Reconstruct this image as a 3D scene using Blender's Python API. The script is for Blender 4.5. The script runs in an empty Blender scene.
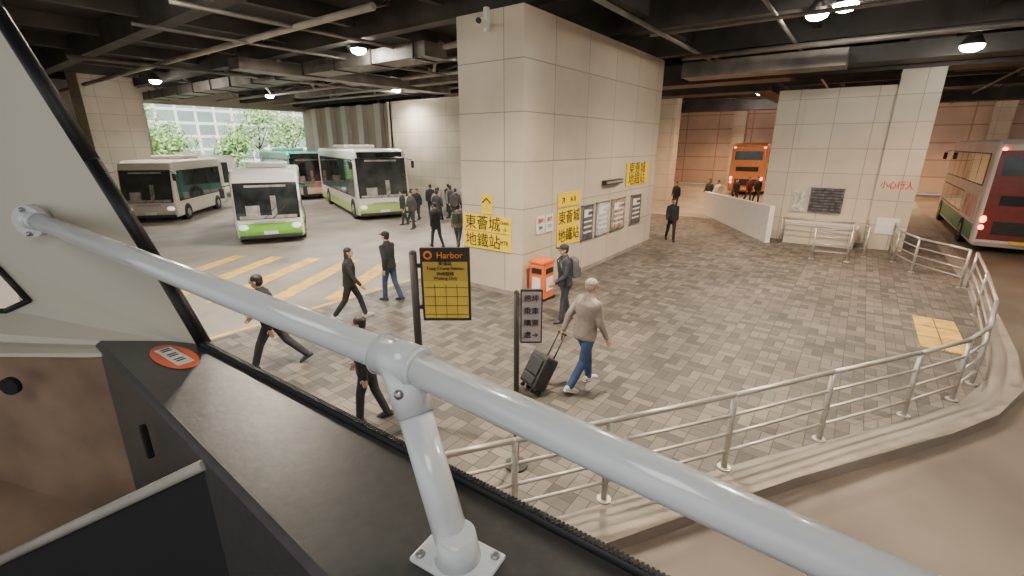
import bpy,bmesh,math,random
from mathutils import Vector,Matrix,noise
random.seed(7)
SC=bpy.context.scene.collection
EYE=3.75
# ------------------------------------------------------------------ materials
_M={}
def mat(name,col,rough=.6,metal=0,var=.12,scale=6,bump=0,emit=None,es=0,coat=0):
    if name in _M:return _M[name]
    m=bpy.data.materials.new(name);m.use_nodes=True;_M[name]=m
    nt=m.node_tree;b=nt.nodes['Principled BSDF']
    b.inputs['Roughness'].default_value=rough;b.inputs['Metallic'].default_value=metal
    if coat:b.inputs['Coat Weight'].default_value=coat
    tc=nt.nodes.new('ShaderNodeTexCoord');n=nt.nodes.new('ShaderNodeTexNoise');n.inputs['Scale'].default_value=scale;n.inputs['Detail'].default_value=5
    nt.links.new(tc.outputs['Object'],n.inputs['Vector'])
    r=nt.nodes.new('ShaderNodeValToRGB');r.color_ramp.elements[0].position=.3;r.color_ramp.elements[1].position=.7
    r.color_ramp.elements[0].color=[c*(1-var) for c in col]+[1];r.color_ramp.elements[1].color=[min(1,c*(1+var)) for c in col]+[1]
    nt.links.new(n.outputs['Fac'],r.inputs['Fac']);nt.links.new(r.outputs['Color'],b.inputs['Base Color'])
    if bump:
        bp=nt.nodes.new('ShaderNodeBump');bp.inputs['Strength'].default_value=bump;bp.inputs['Distance'].default_value=.02
        nt.links.new(n.outputs['Fac'],bp.inputs['Height']);nt.links.new(bp.outputs['Normal'],b.inputs['Normal'])
    if emit:
        b.inputs['Emission Color'].default_value=(*emit,1);b.inputs['Emission Strength'].default_value=es
    return m
def tile(name,c1,c2,mortar,bw,bh,ms=.012,rough=.5,off=0.0,stain=.15,bump=.3):
    m=bpy.data.materials.new(name);m.use_nodes=True;nt=m.node_tree;b=nt.nodes['Principled BSDF'];b.inputs['Roughness'].default_value=rough
    uv=nt.nodes.new('ShaderNodeTexCoord');br=nt.nodes.new('ShaderNodeTexBrick')
    br.offset=off;br.inputs['Scale'].default_value=1;br.inputs['Brick Width'].default_value=bw;br.inputs['Row Height'].default_value=bh
    br.inputs['Mortar Size'].default_value=ms;br.inputs['Mortar Smooth'].default_value=.2;br.inputs['Bias'].default_value=0
    br.inputs['Color1'].default_value=(*c1,1);br.inputs['Color2'].default_value=(*c2,1);br.inputs['Mortar'].default_value=(*mortar,1)
    nt.links.new(uv.outputs['UV'],br.inputs['Vector'])
    n=nt.nodes.new('ShaderNodeTexNoise');n.inputs['Scale'].default_value=.7;n.inputs['Detail'].default_value=8;nt.links.new(uv.outputs['Object'],n.inputs['Vector'])
    mp=nt.nodes.new('ShaderNodeMapRange');mp.inputs[1].default_value=.3;mp.inputs[2].default_value=.7;mp.inputs[3].default_value=1-stain;mp.inputs[4].default_value=1+stain*.4
    nt.links.new(n.outputs['Fac'],mp.inputs[0])
    mx=nt.nodes.new('ShaderNodeMix');mx.data_type='RGBA';mx.blend_type='MULTIPLY';mx.inputs[0].default_value=1
    nt.links.new(br.outputs['Color'],mx.inputs[6]);nt.links.new(mp.outputs[0],mx.inputs[7]);nt.links.new(mx.outputs[2],b.inputs['Base Color'])
    bp=nt.nodes.new('ShaderNodeBump');bp.inputs['Strength'].default_value=bump;bp.inputs['Distance'].default_value=.01;bp.invert=True
    nt.links.new(br.outputs['Fac'],bp.inputs['Height']);nt.links.new(bp.outputs['Normal'],b.inputs['Normal'])
    return m
def paver_mat():
    m=bpy.data.materials.new('paver_blocks');m.use_nodes=True;nt=m.node_tree;b=nt.nodes['Principled BSDF'];b.inputs['Roughness'].default_value=.6
    tc=nt.nodes.new('ShaderNodeTexCoord')
    def br(rot):
        mp=nt.nodes.new('ShaderNodeMapping');mp.inputs['Rotation'].default_value=(0,0,rot);nt.links.new(tc.outputs['UV'],mp.inputs['Vector'])
        x=nt.nodes.new('ShaderNodeTexBrick');x.offset=0;x.inputs['Scale'].default_value=1;x.inputs['Brick Width'].default_value=.32;x.inputs['Row Height'].default_value=.16
        x.inputs['Mortar Size'].default_value=.006;x.inputs['Color1'].default_value=(.20,.175,.145,1);x.inputs['Color2'].default_value=(.07,.065,.058,1);x.inputs['Mortar'].default_value=(.042,.038,.034,1)
        nt.links.new(mp.outputs[0],x.inputs['Vector']);return x
    a=br(0);c=br(math.pi/2)
    ch=nt.nodes.new('ShaderNodeTexChecker');ch.inputs['Scale'].default_value=1/.32;nt.links.new(tc.outputs['UV'],ch.inputs['Vector'])
    mx=nt.nodes.new('ShaderNodeMix');mx.data_type='RGBA';nt.links.new(ch.outputs['Fac'],mx.inputs[0]);nt.links.new(a.outputs['Color'],mx.inputs[6]);nt.links.new(c.outputs['Color'],mx.inputs[7])
    n=nt.nodes.new('ShaderNodeTexNoise');n.inputs['Scale'].default_value=.5;n.inputs['Detail'].default_value=8;nt.links.new(tc.outputs['Object'],n.inputs['Vector'])
    mr=nt.nodes.new('ShaderNodeMapRange');mr.inputs[1].default_value=.3;mr.inputs[2].default_value=.7;mr.inputs[3].default_value=.70;mr.inputs[4].default_value=1.15;nt.links.new(n.outputs['Fac'],mr.inputs[0])
    m2=nt.nodes.new('ShaderNodeMix');m2.data_type='RGBA';m2.blend_type='MULTIPLY';m2.inputs[0].default_value=1
    nt.links.new(mx.outputs[2],m2.inputs[6]);nt.links.new(mr.outputs[0],m2.inputs[7]);nt.links.new(m2.outputs[2],b.inputs['Base Color'])
    return m
# ------------------------------------------------------------------ mesh helpers
def fr(d):
    d=Vector(d).normalized();up=Vector((0,0,1)) if abs(d.z)<.95 else Vector((1,0,0))
    x=up.cross(d).normalized();y=d.cross(x);return x,y,d
class B:
    def __init__(s):s.bm=bmesh.new();s.mats=[]
    def mi(s,m):
        if m not in s.mats:s.mats.append(m)
        return s.mats.index(m)
    def box(s,c,size,m,rot=0,M=None,bev=0):
        r=bmesh.ops.create_cube(s.bm,size=1)
        vs=r['verts'];mt=Matrix.Translation(Vector(c))@(M if M else Matrix.Rotation(rot,4,'Z'))@Matrix.Diagonal((*size,1))
        bmesh.ops.transform(s.bm,matrix=mt,verts=vs)
        fs=list({f for v in vs for f in v.link_faces});i=s.mi(m)
        for f in fs:f.material_index=i
        if bev:
            es=list({e for f in fs for e in f.edges})
            r=bmesh.ops.bevel(s.bm,geom=es,offset=bev,segments=2,affect='EDGES',profile=.6)
            for f in r['faces']:f.material_index=i
        return fs
    def bx(s,x0,x1,y0,y1,z0,z1,m,bev=0):
        return s.box(((x0+x1)/2,(y0+y1)/2,(z0+z1)/2),(x1-x0,y1-y0,z1-z0),m,bev=bev)
    def cyl(s,p0,p1,r0,r1,m,n=14,cap=True,smooth=True):
        p0=Vector(p0);p1=Vector(p1);x,y,d=fr(p1-p0);i=s.mi(m);A=[];C=[]
        for k in range(n):
            a=2*math.pi*k/n;o=x*math.cos(a)+y*math.sin(a)
            A.append(s.bm.verts.new(p0+o*r0));C.append(s.bm.verts.new(p1+o*r1))
        for k in range(n):
            f=s.bm.faces.new((A[k],A[(k+1)%n],C[(k+1)%n],C[k]));f.material_index=i;f.smooth=smooth
        if cap:
            f=s.bm.faces.new(A[::-1]);f.material_index=i;f=s.bm.faces.new(C);f.material_index=i
    def ell(s,c,r,m,M=None,u=14,v=9):
        q=bmesh.ops.create_uvsphere(s.bm,u_segments=u,v_segments=v,radius=1)['verts']
        bmesh.ops.transform(s.bm,matrix=Matrix.Translation(Vector(c))@(M or Matrix.Identity(4))@Matrix.Diagonal((*r,1)),verts=q)
        i=s.mi(m)
        for f in {f for w in q for f in w.link_faces}:f.material_index=i;f.smooth=True
    def cap(s,p0,p1,r0,r1,m,n=12):
        s.cyl(p0,p1,r0,r1,m,n);s.ell(p0,(r0,)*3,m,u=n,v=8);s.ell(p1,(r1,)*3,m,u=n,v=8)
    def tube(s,pts,r,m,n=12):
        for a,b in zip(pts,pts[1:]):s.cyl(a,b,r,r,m,n)
        for p in pts[1:-1]:s.ell(p,(r,)*3,m,u=n,v=8)
    def poly(s,pts,m,th=None):
        i=s.mi(m);vs=[s.bm.verts.new(Vector(p)) for p in pts];f=s.bm.faces.new(vs);f.material_index=i
        if th:
            th=Vector(th);v2=[s.bm.verts.new(Vector(p)+th) for p in pts];g=s.bm.faces.new(v2[::-1]);g.material_index=i
            n=len(vs)
            for k in range(n):
                h=s.bm.faces.new((vs[(k+1)%n],vs[k],v2[k],v2[(k+1)%n]));h.material_index=i
        return f
    def loft(s,rings,m,T=lambda p:p,n=16,axis='z'):
        i=s.mi(m);R=[]
        for (z,rx,ry,cx,cy) in rings:
            ring=[]
            for k in range(n):
                a=2*math.pi*k/n
                if axis=='z':p=Vector((cx+rx*math.cos(a),cy+ry*math.sin(a),z))
                else:p=Vector((cx+rx*math.cos(a),z,cy+ry*math.sin(a)))
                ring.append(s.bm.verts.new(T(p)))
            R.append(ring)
        for a,b in zip(R,R[1:]):
            for k in range(n):
                f=s.bm.faces.new((a[k],a[(k+1)%n],b[(k+1)%n],b[k]));f.material_index=i;f.smooth=True
        for q in (R[0][::-1],R[-1]):
            f=s.bm.faces.new(q);f.material_index=i
    def finish(s,name,loc=(0,0,0),rot=0,parent=None,recalc=True,M=None):
        if recalc:bmesh.ops.recalc_face_normals(s.bm,faces=s.bm.faces[:])
        s.bm.normal_update()
        uv=s.bm.loops.layers.uv.new('UVMap')
        for f in s.bm.faces:
            n=f.normal
            for l in f.loops:
                p=l.vert.co
                if abs(n.z)>.7:l[uv].uv=(p.x,p.y)
                elif abs(n.x)>abs(n.y):l[uv].uv=(p.y,p.z)
                else:l[uv].uv=(p.x,p.z)
        me=bpy.data.meshes.new(name);s.bm.to_mesh(me);s.bm.free()
        for m in s.mats:me.materials.append(m)
        o=bpy.data.objects.new(name,me);SC.objects.link(o)
        if M:o.matrix_world=M
        else:o.location=loc;o.rotation_euler=(0,0,rot)
        if parent:o.parent=parent
        return o
def empty(name,loc=(0,0,0),rot=0):
    o=bpy.data.objects.new(name,None);SC.objects.link(o);o.location=loc;o.rotation_euler=(0,0,rot);return o
def text(body,size,loc,xd,yd,m,parent=None,name='lettering',align='CENTER',bold=0,sx=1):
    t=bpy.data.curves.new(name,'FONT');t.body=body;t.size=size;t.align_x=align;t.align_y='CENTER';t.extrude=.002;t.offset=bold;t.materials.append(m)
    t.space_line=1.0
    o=bpy.data.objects.new(name,t);SC.objects.link(o)
    x=Vector(xd).normalized();y=Vector(yd).normalized();z=x.cross(y)
    R=Matrix((x,y,z)).transposed().to_4x4()
    Mw=Matrix.Translation(Vector(loc))@R@Matrix.Diagonal((sx,1,1,1))
    if parent:
        o.parent=parent;o.matrix_local=parent.matrix_basis.inverted()@Mw
    else:o.matrix_world=Mw
    return o
# ------------------------------------------------------------------ palette
TILE=tile('beige_wall_panels',(.63,.55,.43),(.57,.50,.39),(.31,.27,.21),1.75,1.12,.014,.35,0)
TILE2=tile('cream_tile_panels',(.62,.55,.44),(.56,.50,.40),(.33,.29,.24),1.2,.9,.014,.35,0)
TILEO=tile('pink_cream_panels',(.62,.48,.39),(.56,.43,.35),(.40,.24,.17),3.0,1.3,.05,.5,0)
WALLP=mat('painted_wall',(.58,.53,.45),.6,var=.1,scale=.6)
CONC=mat('concrete_ground',(.245,.22,.185),.58,var=.3,scale=.55,bump=.1)
ROAD=mat('road_surface',(.15,.125,.10),.6,var=.3,scale=.5,bump=.15)
CURB=mat('curb_stone',(.29,.25,.21),.8,var=.2,scale=3)
PAV=paver_mat()
YEL=mat('yellow_road_paint',(.62,.40,.09),.7,var=.3,scale=3)
YSIGN=mat('yellow_sign',(.92,.66,.02),.45,var=.03)
WHITE=mat('white_paint',(.78,.77,.73),.45,var=.05)
WPAP=mat('notice_paper',(.75,.74,.70),.6,var=.04)
BLACK=mat('black_ink',(.015,.015,.015),.5)
RED=mat('red_paint',(.60,.04,.03),.4)
RAILG=mat('galvanised_steel',(.50,.48,.44),.4,.6,var=.12,scale=8)
DARKM=mat('dark_steel',(.05,.048,.045),.5,.3)
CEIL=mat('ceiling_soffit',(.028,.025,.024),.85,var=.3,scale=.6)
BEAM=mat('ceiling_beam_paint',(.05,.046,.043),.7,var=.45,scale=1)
DUCT=mat('galvanised_duct',(.19,.175,.16),.5,.5,var=.35,scale=1.5)
GLASS=mat('tinted_glass',(.03,.035,.034),.06,0,var=.6,scale=1.6,coat=.3)
TYRE=mat('tyre_rubber',(.02,.02,.02),.8)
HUB=mat('wheel_hub',(.45,.45,.44),.35,.7)
# ------------------------------------------------------------------ ground
b=B();b.poly([(-60,-80,-.15),(110,-80,-.15),(110,120,-.15),(-60,120,-.15)],ROAD);b.finish('road_ground')
outer=[(-3,5.9),(3.4,1.4),(5.6,0),(7.9,-1.62),(8.9,-2.22),(10.2,-2.72),(12,-2.95),(17,-3.25),(49.3,-3.25)]
inner=[(-3,6.4),(3.65,1.8),(5.75,.42),(8.05,-1.22),(9.0,-1.8),(10.3,-2.3),(12,-2.5),(17,-2.85),(49.3,-2.85)]
b=B();b.poly([(x,y,0) for x,y in outer]+[(49.3,46,0),(-3,46,0)],CONC,(0,0,-.15));b.finish('floor')
b=B()
for (a,c,a2,c2) in [(*outer[i],*outer[i+1]) for i in range(len(outer)-1)]:
    d=Vector((a2-a,c2-c,0));n=Vector((-d.y,d.x,0)).normalized()*.16
    b.poly([(a,c,.006),(a2,c2,.006),(a2+n.x,c2+n.y,.006),(a+n.x,c+n.y,.006)],CURB)
b.finish('floor_curb_edging',recalc=False)
b=B();b.poly([(x,y,.004) for x,y in inner[:-1]]+[(26,-2.85,.004),(26,9.9,.004),(-3,9.9,.004)],PAV);b.finish('floor_brick_paving',recalc=False)
b=B()
for k,n in enumerate([5.9,7.3,8.7,10.1,11.5]):
    t0=10.2-.2*k if k else 10.4;t1=14.6
    p=lambda t,q:(t*.87-q*.49,t*.49+q*.87,.008)
    b.poly([p(t0,n-.24),p(t1,n-.24),p(t1,n+.24),p(t0,n+.24)],YEL)
b.poly([(3,9.95,.008),(12,9.95,.008),(12,10.07,.008),(3,10.07,.008)],YEL)
b.finish('yellow_road_marking',recalc=False)
b=B()
for i in range(3):
    for j in range(2):
        b.box((11.3+i*.72+.33,-2.2+j*.37+.16,.012),(.68,.34,.02),YEL)
b.finish('tactile_paving')
b=B();b.poly([(10,-8,-.143),(30,-5.2,-.143),(30,-5.05,-.143),(10,-7.85,-.143)],YEL);b.finish('road_line',recalc=False)
# ------------------------------------------------------------------ structure
b=B();b.bx(9.15,18,6.45,8.42,0,6.65,TILE);b.bx(9.12,18.03,6.42,8.45,0,.12,CURB);o=b.finish('wall_pillar')
b=B();b.bx(21.9,26,-.5,3.1,0,5.75,TILE2);b.bx(21.87,26,-.5,3.13,0,.15,CURB);b.bx(21.82,21.9,2.2,3.14,0,5.75,TILE2);b.finish('wall_block')
b=B();b.bx(21.7,22.9,-1.65,-.5,0,7.8,TILE2);b.finish('wall_column_east')
b=B();b.bx(32.6,33.6,10.6,11.8,0,7.8,TILE2);b.finish('wall_column_far')
b=B();b.bx(7.8,10.4,35,37.2,0,7.8,TILE2);b.finish('wall_column_west')
b=B();b.bx(21,21.4,16,25.5,0,6.4,TILE2);b.bx(21,24.9,25.3,25.7,0,6.4,TILE2);b.bx(20.9,21,16,25.5,0,1.1,WALLP)
b.finish('wall_ticket_hall')
b=B();b.bx(24.9,25.3,25.5,42,0,6.8,WALLP)
for k in range(7):b.bx(24.5,24.95,26.5+k*2.2,27.2+k*2.2,0,6.8,WHITE)
b.finish('wall_bay_side')
b=B();b.bx(1,12.65,42,42.5,0,8,WALLP);b.bx(12.65,24.9,42,42.5,6.6,8,WALLP);b.bx(24.9,60,42,42.5,0,8,WALLP)
b.finish('wall_north')
b=B();b.bx(1,1.4,16,42,0,8,WALLP);b.finish('wall_west')
b=B();b.bx(50,50.5,-16,42,0,8,TILEO)
for y in (-8,-1,9.5,16):b.bx(49.4,50,y,y+1.1,0,8,TILE2)
b.finish('wall_east')
b=B();b.bx(-8,50,-16.5,-16,-.15,8,TILEO);b.finish('wall_south')  # unseen western stretch extended to keep the sun out
b=B();b.bx(24.9,50,24,24.3,0,8,WALLP);b.finish('wall_inner')
# ceiling
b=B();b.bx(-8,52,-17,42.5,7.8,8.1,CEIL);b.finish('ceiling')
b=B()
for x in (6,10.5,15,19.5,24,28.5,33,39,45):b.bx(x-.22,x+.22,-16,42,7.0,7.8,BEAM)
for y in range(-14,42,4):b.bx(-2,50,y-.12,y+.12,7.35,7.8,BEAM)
b.bx(21.6,23,-16,16,6.2,7.0,DARKM)
b.finish('ceiling_beams')
b=B()
LT=mat('truss_paint',(.36,.33,.29),.6,var=.2,scale=1.5)
for x0 in (8,12.4,16.8,21):
    for k in range(5):
        y=12+k*5
        b.cyl((x0,y,6.9),(x0+2.2,y+2.5,7.7),.08,.08,LT,6);b.cyl((x0+2.2,y+2.5,7.7),(x0+4.4,y+5,6.9),.08,.08,LT,6)
        b.cyl((x0,y,6.9),(x0+2.2,y,7.7),.05,.05,LT,6)
    b.cyl((x0,10,6.88),(x0,40,6.88),.09,.09,LT,6)
b.finish('ceiling_truss')
b=B()
b.bx(11.5,12.5,12,38,6.5,6.95,DUCT);b.bx(17.2,17.9,9.5,30,6.6,7.0,DUCT);b.bx(9,20.2,19.2,20,6.45,6.85,DUCT)
b.bx(20,21.2,-6,5,6.3,6.8,DARKM);b.bx(24,49,3.8,4.6,6.0,6.5,BEAM);b.bx(19.5,30,-6.5,-5.7,6.1,6.6,BEAM)
b.bx(26,27.5,4.5,22,6.2,6.8,BEAM);b.bx(36,37,-12,20,6.0,6.6,BEAM);b.bx(18.6,19.8,1,6,6.1,6.6,DUCT)
for k in range(12):b.bx(11.45,12.55,12.5+k*2.2,12.56+k*2.2,6.46,6.99,DARKM)
b.finish('ceiling_duct')
b=B()
for (p,q,r) in [((9,5,6.6),(45,5,6.6),.06),((9,2.4,6.8),(45,2.4,6.8),.05),((14,-10,6.7),(14,5.5,6.7),.05),((17,-10,6.5),(17,5.5,6.5),.08),((5,13.5,6.9),(20,13.5,6.9),.06),((5,16.2,6.8),(20,16.2,6.8),.05),((5,23,6.7),(24,23,6.7),.07),((13.5,10,6.75),(13.5,40,6.75),.05),((24,-10,6.3),(24,-2,6.3),.06),((19,-4,6.4),(45,-4,6.4),.05)]:
    b.cyl(p,q,r,r,DUCT,8)
b.finish('ceiling_pipes')
# ------------------------------------------------------------------ lamps
LED=mat('lamp_lens',(1,.95,.85),.4,emit=(1,.92,.78),es=150)
def lamp(x,y,z=6.85,P=900,col=(1,.84,.64),r=.28):
    b=B();b.cyl((0,0,.35),(0,0,.02),.10,r,DARKM,20);b.ell((0,0,.0),(r*.9,r*.9,.15),LED,u=20);b.cyl((0,0,.35),(0,0,7.8-z),.015,.015,DARKM,6)
    o=b.finish('ceiling_lamp',(x,y,z))
    L=bpy.data.lights.new('lamp_light','SPOT');L.energy=P*1.75;L.color=col;L.spot_size=math.radians(150);L.spot_blend=.75;L.shadow_soft_size=.2
    q=bpy.data.objects.new('lamp_light',L);SC.objects.link(q);q.parent=o;q.location=(0,0,-.19)
NEU=(1,.93,.83);WARM=(1,.83,.64);SOD=(1,.56,.28)
for (x,y,z,P,c) in [(10.9,14.6,6.85,1600,NEU),(14.9,1.6,6.85,1300,WARM),(14.4,1.0,6.85,300,WARM),(18.3,-1.76,6.27,500,SOD),(28.4,8.1,6.85,1500,SOD),(34.3,6,6.85,1700,SOD),(9.7,29.8,6.85,900,NEU),(12.9,35,6.85,700,NEU),(16.9,32.5,6.85,900,NEU),(19.6,23,6.85,1300,NEU),(4,13,6.85,1400,NEU),(3,7,6.85,1500,WARM),(7,3,6.85,1400,WARM),(5,-1.5,6.85,700,WARM),(16,12.5,6.85,1100,NEU),(13,22,6.85,1000,NEU),(12,-6,6.85,500,WARM),(43,-3,6.85,2200,SOD),(44,10,6.85,2200,SOD),(30,-10,6.85,600,WARM),(40,-9,6.85,1500,SOD),(25,14,6.85,1300,SOD),(44,3.2,6.85,1500,SOD)]:
    lamp(x,y,z,P=P,col=c)
# ------------------------------------------------------------------ pillar signs
XL,YL=(0,-1,0),(0,0,1)
def sign_left(name,y1,y0,z0,z1,items,m=YSIGN):
    e=empty(name,(9.13,(y0+y1)/2,(z0+z1)/2))
    b=B();b.box((0,0,0),(.03,abs(y1-y0),z1-z0),m);o=b.finish('panel',parent=e)
    for (t,s,y,z,mm,sx) in items:text(t,s,(9.108,y,z),XL,YL,mm,e,sx=sx)
sign_left('direction_sign',8.36,6.78,1.60,2.02,[('東薈城',.40,7.70,1.79,BLACK,1.0),('Outlets',.12,6.97,1.87,BLACK,.7),('→',.2,6.97,1.70,BLACK,.7)])
sign_left('direction_sign',8.36,6.78,1.13,1.57,[('地鐵站',.40,7.70,1.33,BLACK,1.0),('MTR',.17,6.99,1.35,BLACK,.8)])
sign_left('direction_sign',7.72,7.38,2.06,2.55,[('↑',.42,7.55,2.29,BLACK,1.2)])
XR=(1,0,0)
def sign_right(name,x0,x1,z0,z1,items,m=YSIGN,th=.03,frame=None):
    e=empty(name,((x0+x1)/2,6.425,(z0+z1)/2));b=B()
    b.box((0,0,0),(x1-x0,th,z1-z0),m)
    if frame:
        w=x1-x0;h=z1-z0
        for s in (-1,1):b.box((s*w/2,0,0),(.05,th+.0,h+.05),frame);b.box((0,0,s*h/2),(w+.05,th+.0,.05),frame)
    b.finish('panel',parent=e)
    for (t,s,x,z,mm,sx) in items:text(t,s,(x,6.425-th/2-.008,z),XR,YL,mm,e,sx=sx)
    return e
sign_right('direction_sign',10.75,12.0,2.12,2.5,[('↗',.3,11.0,2.3,BLACK,1),('A B',.2,11.55,2.3,BLACK,1)])
sign_right('direction_sign',10.75,12.0,1.02,2.06,[('東薈城',.40,11.37,1.80,BLACK,1),('地鐵站',.40,11.37,1.30,BLACK,1)])
sign_right('direction_sign',15.2,17.2,2.4,3.15,[('東薈城',.42,16.1,2.95,BLACK,1.2),('地鐵站',.42,16.1,2.58,BLACK,1.2)])
for x in (9.72,10.15):
    sign_right('wall_notice',x,x+.36,1.55,2.0,[('通告',.14,x+.18,1.88,RED,1),('≡≡',.16,x+.18,1.70,BLACK,1)],WPAP)
POS1=mat('poster_print_a',(.35,.25,.18),.4,var=.9,scale=5);POS2=mat('poster_print_b',(.5,.5,.47),.4,var=.5,scale=7);POS3=mat('poster_print_c',(.10,.10,.11),.3,var=.8,scale=6)
for (x0,x1,m) in [(12.15,12.85,POS3),(13.1,13.95,POS2),(14.2,15.25,POS1),(15.8,16.7,POS3)]:
    e=sign_right('notice_board',x0,x1,.98,2.02,[],m,.04,RAILG)
    b=B()
    for k in range(5):b.box((0,-.026,.36-k*.16),((x1-x0)*.7,.006,.05),WPAP)
    b.box((-(x1-x0)*.18,-.027,.3),((x1-x0)*.35,.006,.22),WHITE)
    b.finish('print',parent=e)
b=B();b.box((0,0,0),(1.3,.14,.14),DARKM);b.box((0,-.06,0),(1.2,.06,.06),RAILG);b.finish('wall_vent_bar',(14.05,6.37,2.62))  # dark vent bar on the pillar's right face, gives no light
b=B();b.box((0,0,.0),(.1,.1,.5),WHITE);b.cyl((0,0,-.1),(-.25,-.1,-.12),.03,.03,WHITE,8);b.box((-.35,-.14,-.14),(.35,.14,.14),WHITE,rot=.4,bev=.02);b.cyl((-.5,-.2,-.14),(-.56,-.23,-.14),.06,.06,BLACK,12)
b.finish('security_camera',(9.1,7.45,6.45))
b=B();b.bx(0,.06,-1.1,0,0,.95,POS3);b.bx(-.02,.02,-1.15,.05,.95,1.0,RAILG)
for k in range(8):b.bx(-.015,.0,-1.05,-.05,.06+k*.11,.10+k*.11,DARKM)
b.bx(0,.05,.15,.55,.0,.8,POS2);b.finish('notice_board',(21.8,1.5,1.2))
b=B();b.bx(21.15,21.8,-.2,2.1,0,.75,TILE2);b.bx(21.1,21.8,-.25,2.15,.75,.83,WHITE);b.finish('bench_wall')  # low concrete bench wall with a white ledge on top
b=B();b.bx(21.66,21.69,-1.4,-.75,.6,1.2,WHITE);b.finish('wall_plate')
text('小心行人',.30,(21.68,-1.07,2.35),XL,YL,RED,name='painted_warning_text',bold=.003,sx=.8)
b=B();b.poly([(20.7,2.5,0),(27.6,6.7,0),(27.6,6.7,1.25),(20.7,2.5,1.45)],WHITE,(-.1,.16,0));b.finish('ramp_wall')
b=B()
for p,q in [((20.9,2.2),(20.9,-.1))]:
    b.tube([(*p,0),(*p,1.0),(*q,1.0),(*q,0)],.03,RAILG);b.cyl((*p,.55),(*q,.55),.02,.02,RAILG)
b.finish('ramp_handrail')
# ------------------------------------------------------------------ railings
def fence(pts,name='railing',h=1.0,step=None):
    b=B()
    for p in pts:
        b.cyl((*p,0),(*p,h),.035,.035,RAILG,10);b.cyl((*p,0),(*p,.02),.08,.08,RAILG,10)
    for z,r in ((h,.032),(h-.27,.02),(h-.52,.02),(h-.76,.02)):
        b.tube([(*p,z) for p in pts],r,RAILG,10)
    b.finish(name)
fence([(1.2,3.55),(2.2,2.88),(3.1,2.26),(3.95,1.66),(5.3,.72),(6.65,-.16),(8.05,-1.1),(9.05,-1.72),(9.9,-2.05),(11.7,-2.4),(14.3,-2.65),(17.0,-2.85)])
fence([(17.0,-2.7),(18.3,-1.75),(19.6,-1.35),(21.5,-1.3)],h=1.05)
fence([(18.7,-.1),(18.5,.9)],h=1.05);fence([(19.9,-.55),(21.6,-.5)],h=1.05)
# ------------------------------------------------------------------ people
def remesh(bb,voxel,smooth=3):
    me=bpy.data.meshes.new('tmp');bmesh.ops.recalc_face_normals(bb.bm,faces=bb.bm.faces[:]);bb.bm.to_mesh(me);bb.bm.free()
    o=bpy.data.objects.new('tmp',me);SC.objects.link(o)
    r=o.modifiers.new('r','REMESH');r.mode='VOXEL';r.voxel_size=voxel;r.use_smooth_shade=True
    s=o.modifiers.new('s','SMOOTH');s.factor=.5;s.iterations=smooth
    bpy.context.view_layer.update();dg=bpy.context.evaluated_depsgraph_get()
    m2=bpy.data.meshes.new_from_object(o.evaluated_get(dg));bpy.data.objects.remove(o);return m2
def cloth(col,nm):
    k=nm+'_%02d%02d%02d'%tuple(int(c*99) for c in col)
    return mat(k,col,.85,var=.25,scale=7,bump=.55)
SKIN=mat('skin',(.52,.31,.21),.5,var=.06,scale=20);HAIR=mat('black_hair',(.02,.017,.015),.5,var=.4,scale=40);GHAIR=mat('grey_hair',(.36,.30,.25),.6,var=.4,scale=40)
R_=math.radians
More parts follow.
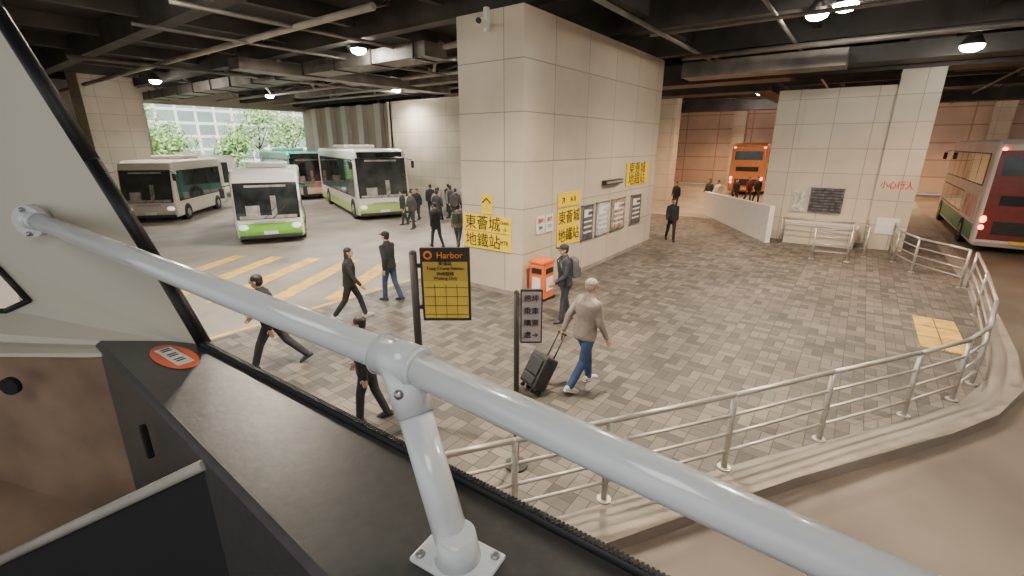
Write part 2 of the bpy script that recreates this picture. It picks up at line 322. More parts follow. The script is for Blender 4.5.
def person(x,y,hd,h=1.7,top=(.03,.03,.035),bot=(.04,.04,.05),shoe=(.05,.05,.05),hair=None,pose=None,detail=1,lean=3,turn=0,cap=None,pack=None,longhair=False,bulk=1.0,name='pedestrian'):
    P=dict(lt=18,ls=10,rt=-14,rs=-32,la=-18,lf=5,ra=16,rf=32,ab=9);P.update(pose or {})
    TM=cloth(top,'fabric_top');BM_=cloth(bot,'fabric_trousers');SM=cloth(shoe,'shoe');hair=hair or HAIR
    vx=.015 if detail else .032
    hip=.92
    def sw(a,l):return Vector((0,math.sin(R_(a))*l,-math.cos(R_(a))*l))
    legs=[]
    for s,t,sh in ((-1,P['lt'],P['ls']),(1,P['rt'],P['rs'])):
        H=Vector((s*.092,0,hip));K=H+sw(t,.43);A=K+sw(sh,.41);legs.append((s,H,K,A,sh))
    low=min(A.z-.075*math.cos(R_(sh*.3))-(.0 if sh>-15 else .03*abs(math.sin(R_(sh)))) for _,_,_,A,sh in legs)
    Lm=Matrix.Rotation(-R_(lean),4,'X')
    T=lambda p:Vector((0,0,hip))+(Lm@(Vector(p)-Vector((0,0,hip))))
    arms=[]
    for s,a,f in ((-1,P['la'],P['lf']),(1,P['ra'],P['rf'])):
        S=T((s*.160*bulk,0,1.365));ab=P['ab']
        U=Vector((s*math.sin(R_(ab)),math.sin(R_(a)),-math.cos(R_(a)))).normalized()*.28
        F=Vector((s*math.sin(R_(ab*.4)),math.sin(R_(f)),-math.cos(R_(f)))).normalized()*.25
        arms.append((s,S,S+U,S+U+F,F.normalized()))
    g=B()
    g.loft([(.82,.168*bulk,.130*bulk,0,0),(.86,.174*bulk,.135*bulk,0,0),(.98,.165*bulk,.130*bulk,0,0),(1.1,.160*bulk,.125*bulk,0,.005),(1.24,.178*bulk,.132*bulk,0,.0),(1.34,.178*bulk,.12*bulk,0,-.005),(1.40,.155,.10,0,-.01),(1.44,.115,.085,0,-.012),(1.475,.078,.07,0,-.008),(1.50,.066,.064,0,-.004)],TM,T)
    for s,S,E,W_,F in arms:
        g.cap(S,E,.062*bulk,.052*bulk,TM);g.cap(E,W_,.052*bulk,.040,TM)
        g.cap(T((s*.06,-.01,1.41)),S,.05,.055*bulk,TM)
    m_top=remesh(g,vx,4)
    g=B()
    g.loft([(.80,.155*bulk,.12*bulk,0,0),(.9,.162*bulk,.125*bulk,0,0),(1.0,.145,.11,0,0)],BM_,lambda p:p)
    for s,H,K,A,sh in legs:
        g.cap(H+Vector((0,0,-.03)),K,.096,.070,BM_);g.cap(K,A+Vector((0,0,.01)),.070,.058,BM_)
    m_bot=remesh(g,vx,3)
    HC=T((0,.02,1.60));HR=Matrix.Rotation(R_(-lean*.3),4,'X').to_3x3().to_4x4()@Matrix.Rotation(R_(turn),4,'Z')
    hp=lambda p:HC+(HR@Vector(p))
    g=B();g.ell(hp((0,-.01,.025)),(.074,.092,.085),SKIN,HR.to_4x4());g.ell(hp((0,.012,-.045)),(.056,.068,.068),SKIN,HR.to_4x4())
    g.cap(T((0,-.005,1.42)),hp((0,-.02,-.04)),.055,.05,SKIN)
    g.cyl(hp((0,.078,.015)),hp((0,.103,-.022)),.010,.017,SKIN,8)
    for s in (-1,1):g.ell(hp((s*.075,-.01,-.005)),(.012,.02,.032),SKIN,HR.to_4x4())
    m_head=remesh(g,.010 if detail else .018,1)
    out=B()
    def addmesh(me,m):
        n0=len(out.bm.faces);out.bm.from_mesh(me);out.bm.faces.ensure_lookup_table();i=out.mi(m)
        for f in out.bm.faces[n0:]:f.material_index=i;f.smooth=True
        bpy.data.meshes.remove(me)
    addmesh(m_top,TM);addmesh(m_bot,BM_);addmesh(m_head,SKIN)
    if hair!='none':
        out.ell(hp((0,-.022,.045)),(.083,.094,.080),hair,HR.to_4x4(),18,12)
        out.ell(hp((0,-.045,.0)),(.079,.066,.082),hair,HR.to_4x4(),18,12)
        if longhair:out.ell(hp((0,-.055,-.09)),(.085,.06,.14),hair,HR.to_4x4(),16,10)
    for s in (-1,1):
        out.ell(hp((s*.029,.078,.012)),(.012,.008,.006),WHITE,HR.to_4x4(),8,6);out.ell(hp((s*.029,.084,.012)),(.005,.004,.006),BLACK,HR.to_4x4(),8,6)
        out.ell(hp((s*.029,.082,.032)),(.016,.006,.004),hair,HR.to_4x4(),8,6)
    out.ell(hp((0,.079,-.055)),(.022,.008,.006),mat('lips',(.38,.14,.12),.5),HR.to_4x4(),10,6)
    if cap:
        CM=cloth(cap,'cap_fabric');out.ell(hp((0,-.015,.055)),(.09,.105,.075),CM,HR.to_4x4(),18,10);out.ell(hp((0,.10,.048)),(.065,.075,.012),CM,HR.to_4x4(),14,6)
    for s,H,K,A,sh in legs:
        pitch=min(0,sh+8)*.9 if sh<-12 else (12 if sh>8 else 0)
        Rm=Matrix.Rotation(R_(pitch),4,'X')
        def TT(p,A=A,Rm=Rm):return A+(Rm@Vector(p))
        out.loft([(-.085,.022,.022,0,-.045),(-.07,.036,.042,0,-.035),(-.01,.040,.055,0,-.022),(.06,.042,.040,0,-.038),(.12,.046,.030,0,-.046),(.165,.038,.022,0,-.052),(.185,.015,.012,0,-.058)],SM,TT,12,'y')
        out.loft([(-.088,.028,.010,0,-.072),(0,.038,.012,0,-.072),(.12,.048,.012,0,-.072),(.185,.022,.010,0,-.070)],WHITE if sum(shoe)>1 else BLACK,TT,12,'y')
    for s,S,E,W_,F in arms:
        side=Vector((0,1,0))-F*F.y;side.normalize();nrm=F.cross(side)
        Rm=Matrix((nrm,side,F)).transposed().to_4x4()
        c=W_+F*.055
        out.ell(c,(.016,.040,.052),SKIN,Rm,10,8);out.cyl(W_-F*.02,W_+F*.03,.027,.026,SKIN,10)
        inw=nrm*(-s if nrm.x>0 else s)
        for k,(o_,l) in enumerate(((.027,.072),(.009,.080),(-.009,.074),(-.026,.058))):
            a=c+side*o_+F*.035;bb_=a+F*l*.5+inw*.008;cc=bb_+F*l*.42+inw*.024
            out.cap(a,bb_,.0095,.0088,SKIN,6);out.cap(bb_,cc,.0088,.007,SKIN,6)
        a=c+side*.03-F*.02;bb_=a+side*.03+F*.03+inw*.01;out.cap(a,bb_,.012,.010,SKIN,6);out.cap(bb_,bb_+F*.028+inw*.008,.010,.008,SKIN,6)
    if pack:
        PM=cloth(pack,'bag_fabric')
        out.box(T((0,-.20,1.2)),(.28,.16,.42),PM,M=Lm.to_4x4(),bev=.05);out.box(T((0,-.29,1.12)),(.2,.06,.2),PM,M=Lm.to_4x4(),bev=.02)
        for s in (-1,1):out.tube([T((s*.11,-.13,1.40)),T((s*.12,-.02,1.475)),T((s*.12,.125,1.36)),T((s*.14,.10,1.1)),T((s*.14,-.12,1.03))],.014,PM,6)
    k=h/1.7
    bmesh.ops.transform(out.bm,matrix=Matrix.Scale(k,4)@Matrix.Translation((0,0,-low)),verts=out.bm.verts[:])
    rot=math.atan2(-hd[0],hd[1])
    o=out.finish(name,(x,y,.004),rot,recalc=False)
    W=[Matrix.Translation((x,y,.004))@Matrix.Rotation(rot,4,'Z')@(Vector((p[3]+p[4]*.06-Vector((0,0,low)))*k)) for p in arms]
    return W
hB=person(6.05,3.05,(.93,-.36),1.83,(.27,.235,.20),(.035,.07,.155),(.5,.48,.45),GHAIR,dict(lt=20,ls=6,rt=-12,rs=-34,la=-34,lf=-20,ra=6,rf=26,ab=12),lean=6,bulk=1.12)
person(8.35,4.75,(-.75,.65),1.74,(.035,.035,.045),(.05,.05,.06),(.06,.06,.06),None,dict(lt=8,ls=4,rt=-6,rs=-14,la=10,lf=60,ra=-6,rf=10),cap=(.03,.03,.04),pack=(.10,.10,.11),bulk=1.12)
person(5.7,8.7,(.7,-.7),1.66,(.018,.018,.02),(.02,.02,.025),(.4,.4,.4),None,dict(lt=24,ls=14,rt=-16,rs=-36,la=-20,lf=0,ra=20,rf=40),longhair=True,bulk=1.1)
person(7.05,9.0,(-.2,1),1.74,(.02,.022,.028),(.04,.06,.12),(.04,.04,.04),None,dict(lt=12,ls=4,rt=-8,rs=-22),bulk=1.12,cap=(.015,.015,.02))
person(3.45,7.7,(-.75,.7),1.76,(.022,.022,.026),(.03,.03,.035),(.06,.06,.06),None,dict(lt=26,ls=18,rt=-24,rs=-44,la=-24,lf=-4,ra=24,rf=44),lean=9,bulk=1.12)
person(3.4,5.0,(-.6,.8),1.58,(.02,.02,.022),(.025,.025,.03),(.05,.05,.05),None,dict(lt=14,ls=6,rt=-8,rs=-22),bulk=1.15)
person(12.2,12.6,(.3,1),1.72,(.02,.02,.022),(.03,.03,.04),detail=0,bulk=1.1)
person(12.6,11.85,(.9,.4),1.66,(.14,.13,.10),(.05,.05,.05),detail=0,pack=(.05,.06,.04),bulk=1.1)
person(13.1,11.2,(.9,.4),1.66,(.10,.11,.09),(.05,.05,.05),detail=0,bulk=1.1)
person(18.75,5.85,(-.85,-.5),1.74,(.02,.02,.022),(.02,.02,.03),detail=0,bulk=1.1)
person(28.2,8.7,(-.9,-.2),1.68,(.03,.03,.035),(.03,.03,.04),detail=0)
for i,(x,y) in enumerate([(14.9,17.6),(15.7,17.9),(16.4,18.2),(17.1,17.4),(17.7,18.6),(18.4,17.8),(15.9,16.3),(16.9,16.0),(18.0,16.4),(16.2,14.6),(19.1,17.2),(18.9,15.4),(19.4,18.9),(14.4,16.4),(17.4,14.6),(18.3,14.2),(16.6,17.0),(17.9,17.3)]):
    a=random.uniform(0,6.28);c=random.choice([(.02,.02,.022),(.03,.03,.04),(.05,.045,.04),(.10,.10,.11),(.25,.2,.17),(.03,.05,.08)])
    person(x,y,(math.cos(a),math.sin(a)),random.uniform(1.58,1.78),c,(.03,.03,.04),detail=0,pose=dict(lt=random.uniform(-2,16),rt=-8,rs=-16,ls=4),bulk=1.12)
for x,y,c in [(30.5,6.9,(.5,.45,.4)),(32.5,6.3,(.03,.03,.03)),(34.5,5.9,(.12,.02,.02)),(35.2,5.5,(.03,.03,.03)),(31.3,7.6,(.03,.04,.03))]:
    person(x,y,(-1,random.uniform(-1,1)),1.72,c,(.03,.03,.04),detail=0,bulk=1.1)
def suitcase(x,y,rot,m,tilt=25,s=1.0,name='suitcase'):
    b=B();R=Matrix.Rotation(R_(tilt),4,'X')
    T=lambda p:tuple(R@Vector(p)+Vector((0,0,.03)))
    b.box(T((0,0,.36*s)),(.40*s,.26*s,.54*s),m,M=R,bev=.04)
    b.box(T((0,-.14*s,.42*s)),(.30*s,.05,.26*s),m,M=R,bev=.015);b.box(T((0,-.14*s,.2*s)),(.30*s,.05,.13*s),m,M=R,bev=.015)
    for sx in (-.13,.13):
        b.cyl(T((sx*s-.02,0.07,.05)),T((sx*s+.02,.07,.05)),.05,.05,TYRE,14);b.cyl(T((sx*s*.6,.1,.6*s)),T((sx*s*.6,.1,1.05*s)),.012,.012,BLACK,8)
        b.cyl(T((sx*s-.02,-.07,.05)),T((sx*s+.02,-.07,.05)),.035,.035,TYRE,14)
    b.cyl(T((-.1*s,.1,1.05*s)),T((.1*s,.1,1.05*s)),.016,.016,BLACK,8)
    b.finish(name,(x,y,.004),rot)
hand=hB[0]
hd=Vector((.93,-.36));rz=math.atan2(-hd.x,hd.y)
tl=math.degrees(math.acos(max(-1,min(1,(hand.z-.034)/1.0548))))-5.44
Rt=Matrix.Rotation(-R_(tl),4,'X');hl=Rt@Vector((0,.1,1.05))+Vector((0,0,.03))
off=Matrix.Rotation(rz,4,'Z')@hl
suitcase(hand.x-off.x,hand.y-off.y,rz,mat('black_nylon',(.025,.025,.027),.6,var=.3),tilt=-tl)
# bin
OR=mat('orange_bin_plastic',(.80,.16,.03),.4,var=.05)
b=B();b.box((0,0,.47),(.48,.44,.94),OR,bev=.06);b.box((0,0,.97),(.52,.48,.10),OR,bev=.045);b.box((0,-.225,.76),(.32,.02,.13),BLACK);b.box((0,-.23,.42),(.28,.02,.34),WHITE);b.box((-.25,0,.76),(.02,.28,.13),BLACK);b.box((-.255,0,.42),(.02,.24,.34),WHITE);b.box((0,0,.03),(.52,.48,.06),BLACK)
b.finish('litter_bin',(9.45,6.05,.004),0)
# ------------------------------------------------------------------ stop signs
RV=Vector((.595,-.804,0));FV=Vector((.804,.595,0))
def stop(name,x,y,h,r=.04):
    e=empty(name,(x,y,.004));b=B();b.cyl((0,0,0),(0,0,h),r,r,DARKM,12);b.cyl((0,0,0),(0,0,.03),.14,.14,DARKM,16);b.ell((0,0,h),(r,)*3,DARKM);b.finish('post',parent=e);return e
e=stop('bus_stop_sign',3.76,4.32,2.45,.05)
O=Vector((3.76,4.32,0));ang=math.atan2(RV.y,RV.x)
def onp(u,z,d):p=O+RV*u-FV*d;return (p.x,p.y,z)
def lp(u,z,d):p=RV*u-FV*d;return (p.x,p.y,z)
PU=.40
b=B();YS2=mat('stop_panel_yellow',(.80,.60,.08),.4,var=.04);OG=mat('amber_print',(.85,.30,.02),.4,var=.02)
b.box(lp(PU,2.05,0),(.62,.05,.96),DARKM,rot=ang);b.box(lp(PU,1.86,.03),(.56,.01,.50),YS2,rot=ang)
for k in range(4):b.box(lp(PU,1.66+k*.12,.037),(.55,.004,.006),DARKM,rot=ang)
for k in range(3):b.box(lp(PU-.14+k*.14,1.84,.037),(.005,.004,.44),DARKM,rot=ang)
b.box(lp(PU,2.23,.034),(.56,.006,.25),mat('stop_panel_mustard',(.62,.46,.08),.4,var=.04),rot=ang)
q=lp(PU-.21,2.44,.03);b.cyl(q,(q[0]-FV.x*.012,q[1]-FV.y*.012,q[2]),.055,.055,OG,20);b.cyl(q,(q[0]-FV.x*.016,q[1]-FV.y*.016,q[2]),.03,.03,DARKM,16)
b.box(lp(PU-.30,2.3,0),(.12,.04,.05),DARKM,rot=ang);b.box(lp(PU-.30,1.75,0),(.12,.04,.05),DARKM,rot=ang)
b.finish('panel',parent=e)
text('Harbor',.11,onp(PU+.06,2.44,.035),RV,(0,0,1),OG,e,bold=.001)
text('東涌站\nTung Chung Station',.058,onp(PU,2.305,.042),RV,(0,0,1),BLACK,e)
text('內候服務\nWaiting Only',.055,onp(PU,2.175,.042),RV,(0,0,1),BLACK,e)
e=stop('stop_flag_sign',3.83,2.77,2.22,.032);O=Vector((3.83,2.77,0))
GP=mat('grey_sign_panel',(.46,.45,.42),.45,var=.05)
b=B();b.box(lp(.16,1.95,0),(.24,.04,.62),DARKM,rot=ang);b.box(lp(.16,1.95,.022),(.21,.006,.58),GP,rot=ang);b.finish('panel',parent=e)
for k,t in enumerate(['昂坪','乘車','購票','處→']):text(t,.085,onp(.16,2.16-k*.14,.03),RV,(0,0,1),BLACK,e,bold=.0)
# ------------------------------------------------------------------ vehicles
AMB=mat('amber_display',(.02,.015,.01),.3,emit=(1,.5,.08),es=1.0)
HL=mat('headlight_lens',(.8,.82,.82),.1,emit=(1,1,.95),es=.8)
TL=mat('tail_lamp',(.6,.02,.01),.2,emit=(1,.05,.02),es=22)
INT=mat('cabin_trim_light',(.32,.30,.27),.6,var=.4,scale=3)
def vehicle(name,front,back,W,L,H,body,lower=None,roof=None,decks=1,wheels=(1.2,None),ac=True,sidecol=None,rearcol=None,disp=True):
    d=Vector((back[0]-front[0],back[1]-front[1])).normalized();rot=math.atan2(-d.x,d.y)
    b=B();rk=.28 if decks==1 else .12
    z1=1.0 if H<3.1 else 1.15;zb0=.24
    prof=[(.06,zb0),(0,.5),(.02,z1),(rk,H-.42),(rk+.12,H-.12),(rk+.4,H),(L-.35,H-.02),(L-.08,H-.2),(L,H-.6),(L,.4),(L-.1,zb0)]
    i=b.mi(body);vl=[b.bm.verts.new((-W/2,y,z)) for y,z in prof];vr=[b.bm.verts.new((W/2,y,z)) for y,z in prof]
    fs=[b.bm.faces.new(vl),b.bm.faces.new(vr[::-1])]
    ed=set(fs[0].edges)|set(fs[1].edges)
    n=len(prof)
    for k in range(n):b.bm.faces.new((vl[k],vr[k],vr[(k+1)%n],vl[(k+1)%n]))
    for f in b.bm.faces:f.material_index=i
    r=bmesh.ops.bevel(b.bm,geom=list(ed),offset=.13,segments=4,affect='EDGES',profile=.5)
    for f in r['faces']:f.smooth=True;f.material_index=i
    def fy(z):
        for (ya,za),(yb,zb) in zip(prof,prof[1:5]):
            if za<=z<=zb:return ya+(yb-ya)*(z-za)/(zb-za)
        return 0
    e=.02
    def frontpanel(x0,x1,za,zb,m,k=e,seg=6):
        for s in range(seg):
            a=za+(zb-za)*s/seg;c=za+(zb-za)*(s+1)/seg
            b.poly([(x0,fy(a)-k,a),(x1,fy(a)-k,a),(x1,fy(c)-k,c),(x0,fy(c)-k,c)],m)
    if lower:
        b.bx(-W/2-.012,W/2+.012,.25,L-.15,zb0+.02,.72,lower);frontpanel(-W/2+.08,W/2-.08,zb0+.04,.72,lower,.012)
        frontpanel(-W/2+.2,W/2-.2,.72,.82,lower,.012)
    if roof:b.bx(-W/2+.12,W/2-.12,rk+.6,L-.6,H-.02,H+.03,roof)
    frontpanel(-W/2+.09,W/2-.09,z1-.02,H-.45,GLASS)
    frontpanel(-W/2+.2,W/2-.2,z1+.0,z1+.12,INT,.024);frontpanel(-W*.32,-W*.12,z1+.12,z1+.5,INT,.024);frontpanel(W*.05,W*.13,z1+.12,z1+.85,INT,.024);frontpanel(-W*.3,W*.3,H-.62,H-.54,INT,.024)
    if decks==1:
        if H>3.1:frontpanel(-W/2+.2,W/2-.2,H-.44,H-.16,GLASS,.022)
        if disp:frontpanel(-W*.2,W*.2,H-.36,H-.24,AMB,.03)
    else:
        frontpanel(-W/2+.09,W/2-.09,H*.56,H-.45,GLASS)
    for s in (-1,1):b.cyl((s*.15,fy(z1)-.04,z1),(s*.15+.45,fy(z1+.45)-.05,z1+.45),.012,.012,BLACK,6)
    for s in (-1,1):
        b.ell((s*(W/2-.27),.0,.68),(.18,.06,.11),HL);b.ell((s*(W/2-.12),.05,.69),(.07,.06,.07),mat('indicator',(.9,.35,.03),.2))
        b.cyl((s*(W/2-.05),.15,H-.5),(s*(W/2+.22),-.12,H-.55),.018,.018,BLACK,6);b.box((s*(W/2+.22),-.12,H-.78),(.16,.08,.36),BLACK,bev=.03)
    b.box((0,-.03,.45),(.5,.02,.13),WHITE);b.box((0,.02,zb0+.06),(W-.2,.12,.14),DARKM,bev=.03);b.box((0,-.015,.86),(W*.45,.03,.08),RAILG)
    levels=[(z1+.05,H-.55)] if decks==1 else [(1.15,1.95),(2.45,H-.55)]
    for za,zb in levels:
        npn=max(3,int((L-1.2)/1.45));pw=(L-1.5)/npn
        for s in (-1,1):
            b.box((s*(W/2+.004),.75+(L-1.5)/2,(za+zb)/2),(.012,L-1.35,zb-za+.1),BLACK)
            for k in range(npn):b.box((s*(W/2+.012),.75+pw*(k+.5),(za+zb)/2),(.012,pw-.09,zb-za),GLASS)
            b.box((s*(W/2+.005),.62,(za+zb)/2-.1),(.014,.3,zb-za-.1),GLASS)
    if sidecol:
        for s in (-1,1):
            b.box((s*(W/2+.003),L/2+.1,2.2),(.012,L-.9,.42),sidecol[0]);b.box((s*(W/2+.003),L/2+.1,.7),(.012,L-.9,.6),sidecol[1]);b.box((s*(W/2+.012),L*.80,1.5),(.02,L*.30,1.0),sidecol[0]);b.box((s*(W/2+.02),L*.8,1.55),(.015,L*.2,.8),sidecol[2])
    rc=rearcol or body
    b.box((0,L+.004,H/2+.05),(W-.25,.02,H-.9),rc);b.box((0,L+.02,H-.95),(W-.55,.02,.65),GLASS);b.box((0,L+.02,.95),(W-.9,.02,.5),DARKM)
    for k in range(5):b.box((0,L+.035,.76+k*.09),(W-.95,.012,.02),BLACK)
    if decks==2:b.box((0,L+.02,1.95),(W-.9,.02,.35),BLACK)
    b.box((0,L+.03,.45),(.5,.02,.12),mat('rear_plate',(.8,.6,.05),.4))
    for s in (-1,1):
        b.ell((s*(W/2-.17),L+.01,1.25),(.09,.04,.13),TL);b.ell((s*(W/2-.17),L+.01,.95),(.08,.04,.09),TL);b.ell((s*(W/2-.2),L-.04,H-.35),(.07,.05,.05),TL)
    if ac:b.box((0,L*.55,H+.1),(W*.65,L*.28,.2),body,bev=.06)
    wy=[wheels[0],L-(wheels[1] or L*.24)]
    R=.36 if H<3.1 else .48
    for y in wy:
        for s in (-1,1):
            b.cyl((s*(W/2-.05),y,R+.03),(s*(W/2+.014),y,R+.03),R+.07,R+.07,BLACK,28)
            b.cyl((s*(W/2-.25),y,R),(s*(W/2+.03),y,R),R,R,TYRE,28);b.cyl((s*(W/2+.02),y,R),(s*(W/2+.045),y,R),R*.58,R*.5,HUB,20);b.cyl((s*(W/2+.04),y,R),(s*(W/2+.07),y,R),R*.2,R*.18,HUB,12)
            for k in range(8):
                a=k*math.pi/4;b.ell((s*(W/2+.05),y+math.cos(a)*R*.38,R+math.sin(a)*R*.38),(.02,.022,.022),DARKM,u=6,v=4)
    return b.finish(name,(front[0],front[1],.004),rot)
VW=mat('bus_cream_paint',(.74,.72,.66),.3,var=.03,coat=.4);GR=mat('minibus_green_paint',(.22,.58,.06),.3,var=.05,coat=.4);TEAL=mat('coach_teal_paint',(.12,.45,.37),.3,var=.05,coat=.4);GREYV=mat('van_silver_paint',(.64,.60,.52),.35,var=.05,coat=.3)
LG=mat('coach_lime_paint',(.42,.55,.16),.35,var=.05)
vehicle('minibus',(8.8,18.3),(12.1,24.0),2.4,6.6,2.8,VW,GR,disp=False)
vehicle('white_van',(7.8,28.2),(12.8,33.9),2.4,6.9,3.0,GREYV,disp=False)
vehicle('coach',(15.5,19.7),(20.0,30.2),2.7,11.3,3.55,VW,LG,disp=False)
vehicle('green_coach',(18.35,31.4),(19.85,38.5),2.5,7.3,3.3,TEAL,VW,disp=False)
vehicle('shuttle_bus',(10.2,39.6),(18,39.6),2.2,6.5,3.0,VW)
PK=mat('pale_advert',(.74,.66,.61),.4,var=.12,scale=1.3);WG=mat('green_skirt',(.08,.30,.16),.4);REDB=mat('bus_red_paint',(.20,.03,.02),.3,var=.1,coat=.4);PK2=mat('advert_rose',(.62,.33,.32),.4,var=.5,scale=2)
o=vehicle('double_decker_bus',(35.4,-5.0),(24.3,-5.0),2.5,11.2,4.1,PK,None,decks=2,ac=False,sidecol=(PK,WG,PK2),rearcol=REDB);o.location.z=-.146
o=vehicle('double_decker_bus',(49.2,7.2),(39.2,7.2),2.5,9.0,3.9,mat('bus_orange_paint',(.55,.22,.08),.35,var=.1),None,decks=2,ac=False)
# ------------------------------------------------------------------ outside
b=B();b.bx(-10,50,70,71,0,14,tile('office_facade',(.22,.30,.30),(.32,.40,.40),(.85,.85,.80),2.2,1.6,.18,.2,0));b.finish('office_building')
b=B();G2=mat('hedge_leaves',(.12,.28,.06),.7,var=.6,scale=4,bump=.5);b.bx(2,42,50,51.2,0,1.6,G2,bev=.2)
b.finish('hedge')
b=B()
for x in range(8,34,2):b.cyl((x,47,0),(x,47,2.6),.05,.05,WHITE,8)
for z in (2.6,1.9,1.2):b.cyl((8,47,z),(32,47,z),.04,.04,WHITE,8)
b.finish('boundary_fence')
def tree(x,y,h):
    b=B();TR=mat('tree_bark',(.16,.12,.08),.9);LV=[mat('tree_leaves_a',(.16,.34,.07),.6,var=.3),mat('tree_leaves_b',(.38,.55,.20),.6,var=.3)]
    b.cyl((0,0,0),(.1,0,h*.55),.16,.09,TR,8)
    cl=[]
    for k in range(7):
        a=k*.9;c=Vector((math.cos(a)*h*.24,math.sin(a)*h*.2,h*(.45+.4*random.random())));b.cyl((.1,0,h*.4),c,.06,.03,TR,6);cl.append(c)
    cl.append(Vector((0,0,h*.9)))
    for c in cl:
        for _ in range(100):
            p=c+Vector((random.gauss(0,1),random.gauss(0,1),random.gauss(0,.8)))*h*.11
            u=Vector((random.uniform(-1,1),random.uniform(-1,1),random.uniform(-1,1))).normalized()*.22;w=u.orthogonal().normalized()*.14
            b.poly([p-u,p+w,p+u,p-w],random.choice(LV))
    b.finish('tree',(x,y,0),recalc=False)
for x,y,h in [(12.5,53,7),(15.2,55,8),(18.6,57,5.5),(23.5,54,5),(27,56,8),(32,58,7),(36,55,8)]:tree(x,y,h)
# ------------------------------------------------------------------ bus cabin (viewer's bus)
def C(x,y,z):return Vector((x*.595+y*.804,-x*.804+y*.595,z+EYE))
RW=mat('white_rail_coating',(.70,.735,.75),.22,var=.02,coat=.5);RWs=mat('rail_screw',(.4,.4,.4),.3,.8)
CRM=mat('cream_cabin_panel',(.60,.56,.45),.5,var=.03,scale=3);DSH=mat('dashboard_plastic',(.065,.063,.06),.38,var=.12,scale=60,bump=.04)
DK=mat('cabin_black_floor',(.012,.012,.013),.8);BRN=mat('brown_laminate',(.30,.20,.13),.5,var=.3,scale=7);SEAL=mat('rubber_seal',(.010,.010,.011),.55)
RL=Vector((-.93,.904,-.145));RR=Vector((.322,.156,-.266))
b=B();mid=Vector((-.117,.4335,-.2135))
b.cyl(C(*RL),C(*mid),.0165,.0175,RW,32);b.cyl(C(*mid),C(*RR),.0175,.0165,RW,32)
dr=(C(*RR)-C(*RL)).normalized();J=C(*mid)
b.cyl(J-dr*.026,J+dr*.026,.0220,.0220,RW,32);b.cyl(J-dr*.029,J-dr*.024,.0195,.023,RW,32);b.cyl(J+dr*.024,J+dr*.029,.023,.0195,RW,32)
F0=C(-.053,.351,-.385);pd=(F0-J).normalized()
b.cyl(J,J+pd*.058,.0220,.0195,RW,32);b.cyl(J+pd*.056,F0,.0172,.0172,RW,32)
b.cyl(F0+Vector((0,0,.03)),F0,.018,.023,RW,32)
RM=Matrix.Rotation(math.atan2(dr.y,dr.x),4,'Z')
b.box(F0+Vector((0,0,-.001)),(.080,.052,.006),RW,M=RM,bev=.0028)
for sx in (-.032,.032):
    for sy in (-.018,.018):
        p=F0+(RM@Vector((sx,sy,.003)));b.ell(p,(.005,.005,.003),RWs)
side=(C(0,0,0)-J).normalized();side=(side-dr*side.dot(dr)).normalized()
b.ell(J+pd*.04+side*.019,(.006,)*3,RWs)
E=C(*RL)
b.cyl(E-dr*.03,E,.021,.018,RW,24);b.ell(E-dr*.03,(.023,.023,.023),RW)
b.cyl(C(-.955,.925,-.145),C(-.955,.905,-.145),.032,.031,RW,28)
for sz in (-.024,.024):b.ell(C(-.957,.902,-.145+sz),(.005,)*3,RWs)
b.finish('handrail')
zt=-.39
near=[(-.857,.882),(-.171,.333),(.14,.084)];far=[(-.633,.862),(.12,.339),(.52,.061)]
b=B()
b.poly([C(*near[0],zt),C(*near[1],zt),C(*near[2],zt),C(*far[2],zt),C(*far[1],zt),C(*far[0],zt),C(-.80,.905,zt)],DSH)
b.poly([C(*near[0],zt),C(-.862,.873,zt-.006),C(-.175,.326,zt-.006),C(.136,.077,zt-.006),C(*near[2],zt),C(*near[1],zt)],DSH)
b.poly([C(-.862,.873,zt-.006),C(-.175,.326,zt-.006),C(.136,.077,zt-.006),C(.133,.071,-1.1),C(-.178,.320,-1.1),C(-.865,.87,-1.1)],DSH)
b.finish('wall_dashboard')
b=B();fa=C(*far[0],zt+.004);fb=C(*far[2],zt+.004);dd=(fb-fa).normalized()
b.cyl(fa,fb,.007,.007,SEAL,10)
L_=(fb-fa).length;n=int(L_/.005)
for k in range(n):
    p=fa+dd*(k+.5)*L_/n;b.box(p+Vector((0,0,.0062)),(.0025,.008,.002),SEAL,rot=math.atan2(dd.y,dd.x))
wp=[(-.628,.864,-.39),(-.70,.885,-.235),(-.80,.91,-.03),(-.94,.952,.235),(-1.06,.985,.45)]
b.tube([C(*p) for p in wp],.013,SEAL,10)
b.finish('window_seal')
b=B()
b.poly([C(-.64,.868,-.40),C(-.71,.889,-.235),C(-.81,.914,-.03),C(-.95,.956,.235),C(-1.07,.989,.45),C(-1.9,1.02,.45),C(-1.9,1.02,.0),C(-1.9,1.0,-.03),C(-1.12,.965,-.235),C(-1.055,.955,-.325),C(-1.10,.945,-.345),C(-1.9,.95,-.345),C(-1.9,.93,-.40)],CRM)
b.poly([C(-.64,.868,-.40),C(-.66,.845,-.40),C(-.857,.845,-.41),C(-1.9,.86,-.41),C(-1.9,.93,-.39)],CRM)
b.poly([C(-.66,.85,-.41),C(-1.9,.87,-.41),C(-1.9,.60,-.9),C(-1.05,.67,-.9),C(-.80,.88,-.9)],BRN)
b.cyl(C(-.99,.815,-.455),C(-.99,.805,-.455),.018,.018,DK,16)
t0=C(-1.30,.795,-.964);t1=C(-.405,.512,-.403)
b.cyl(t0,t1,.011,.008,mat('grey_trim',(.42,.40,.35),.5),8)
b.poly([t0-Vector((0,0,.005)),t1-Vector((0,0,.005)),C(-.41,.50,-1.1),C(-1.3,.78,-1.2)],DK)
b.poly([C(-2,1,-1.0),C(-2,-.6,-1.0),C(.6,-.6,-1.0),C(.133,.07,-1.0),C(-.178,.32,-1.0),C(-.865,.87,-1.0)],DK)
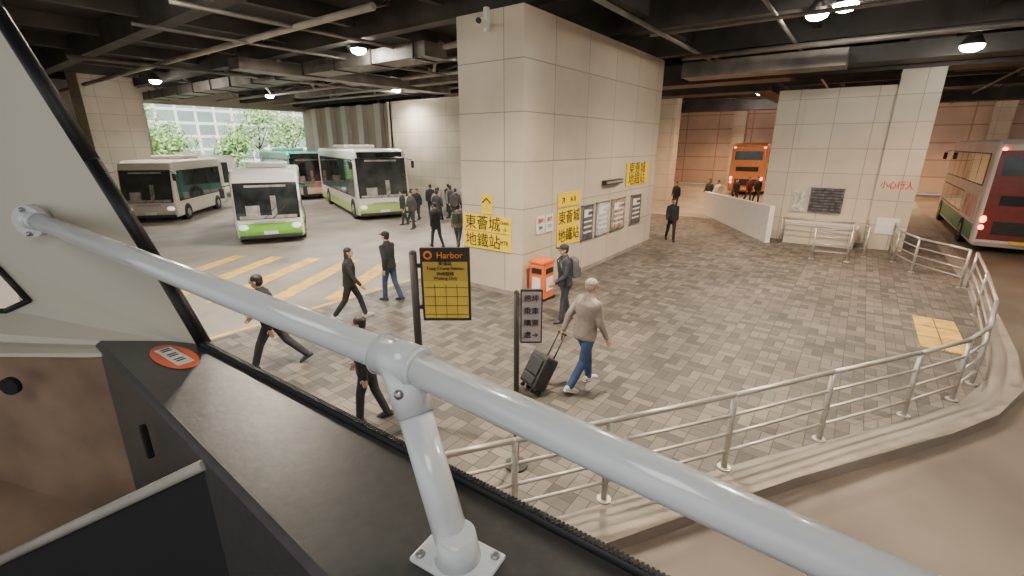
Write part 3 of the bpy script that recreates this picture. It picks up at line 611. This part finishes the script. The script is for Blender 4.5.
b.tube([C(-1.9,.995,-.03),C(-1.12,.96,-.235),C(-1.055,.95,-.325),C(-1.10,.94,-.345),C(-1.9,.945,-.345)],.006,SEAL,8)
b.finish('wall_bus_cabin',recalc=False)
b=B();b.poly([C(-.64,.885,-.41),C(.53,.07,-.41),C(.53,.07,-3.9),C(-.64,.885,-3.9)],mat('bus_front_paint',(.5,.05,.04),.3));b.finish('wall_bus_front',recalc=False)
b=B();SR=mat('sticker_red',(.80,.14,.05),.4);u=(C(.82,-.57,0)-C(0,0,0)).normalized();w=(C(.57,.82,0)-C(0,0,0)).normalized();c0=C(-.650,.806,zt+.0015)
def oval(rx,ry,z,m,n=28):
    b.poly([c0+u*math.cos(2*math.pi*k/n)*rx+w*math.sin(2*math.pi*k/n)*ry+Vector((0,0,z)) for k in range(n)],m)
oval(.080,.030,.0,SR)
b.poly([c0+u*a_*.056+w*b_*.014+Vector((0,0,.001)) for a_,b_ in ((-1,-1),(1,-1),(1,1),(-1,1))],WPAP)
for k in range(9):
    p=c0+u*(-.044+k*.011)+Vector((0,0,.002));b.poly([p-u*.003-w*.008,p+u*.003-w*.008,p+u*.003+w*.008,p-u*.003+w*.008],BLACK) if k%3!=2 else None
b.finish('warning_sticker',recalc=False)
b=B();b.box(C(-.58,.625,-.45),(.010,.010,.06),BLACK,bev=.003);b.finish('panel_latch')
L=bpy.data.lights.new('cabin_fill','AREA');L.energy=8.5;L.size=.6;L.color=(1,.97,.92);o=bpy.data.objects.new('cabin_fill',L);SC.objects.link(o);o.location=C(-.2,-.5,.75);o.rotation_euler=(R_(25),0,R_(-53.5))  # added unseen area light, brightens handrail and dash; no fixture modelled
# daylight outside
L=bpy.data.lights.new('sun','SUN');L.energy=11;L.angle=.05;L.color=(1,.96,.9);o=bpy.data.objects.new('sun',L);SC.objects.link(o);o.rotation_euler=(R_(42),0,R_(8))
# ------------------------------------------------------------------ world & camera
w=bpy.data.worlds.new('World');bpy.context.scene.world=w;w.use_nodes=True;bg=w.node_tree.nodes['Background'];bg.inputs[0].default_value=(.92,.96,1,1);bg.inputs[1].default_value=1.1
cam=bpy.data.cameras.new('camera');cam.lens=460/1024*36;cam.sensor_width=36;cam.clip_start=.03;cam.clip_end=400
o=bpy.data.objects.new('camera',cam);SC.objects.link(o);o.location=(0,0,EYE);o.rotation_euler=(R_(90-17.3),0,R_(36.5-90));bpy.context.scene.camera=o
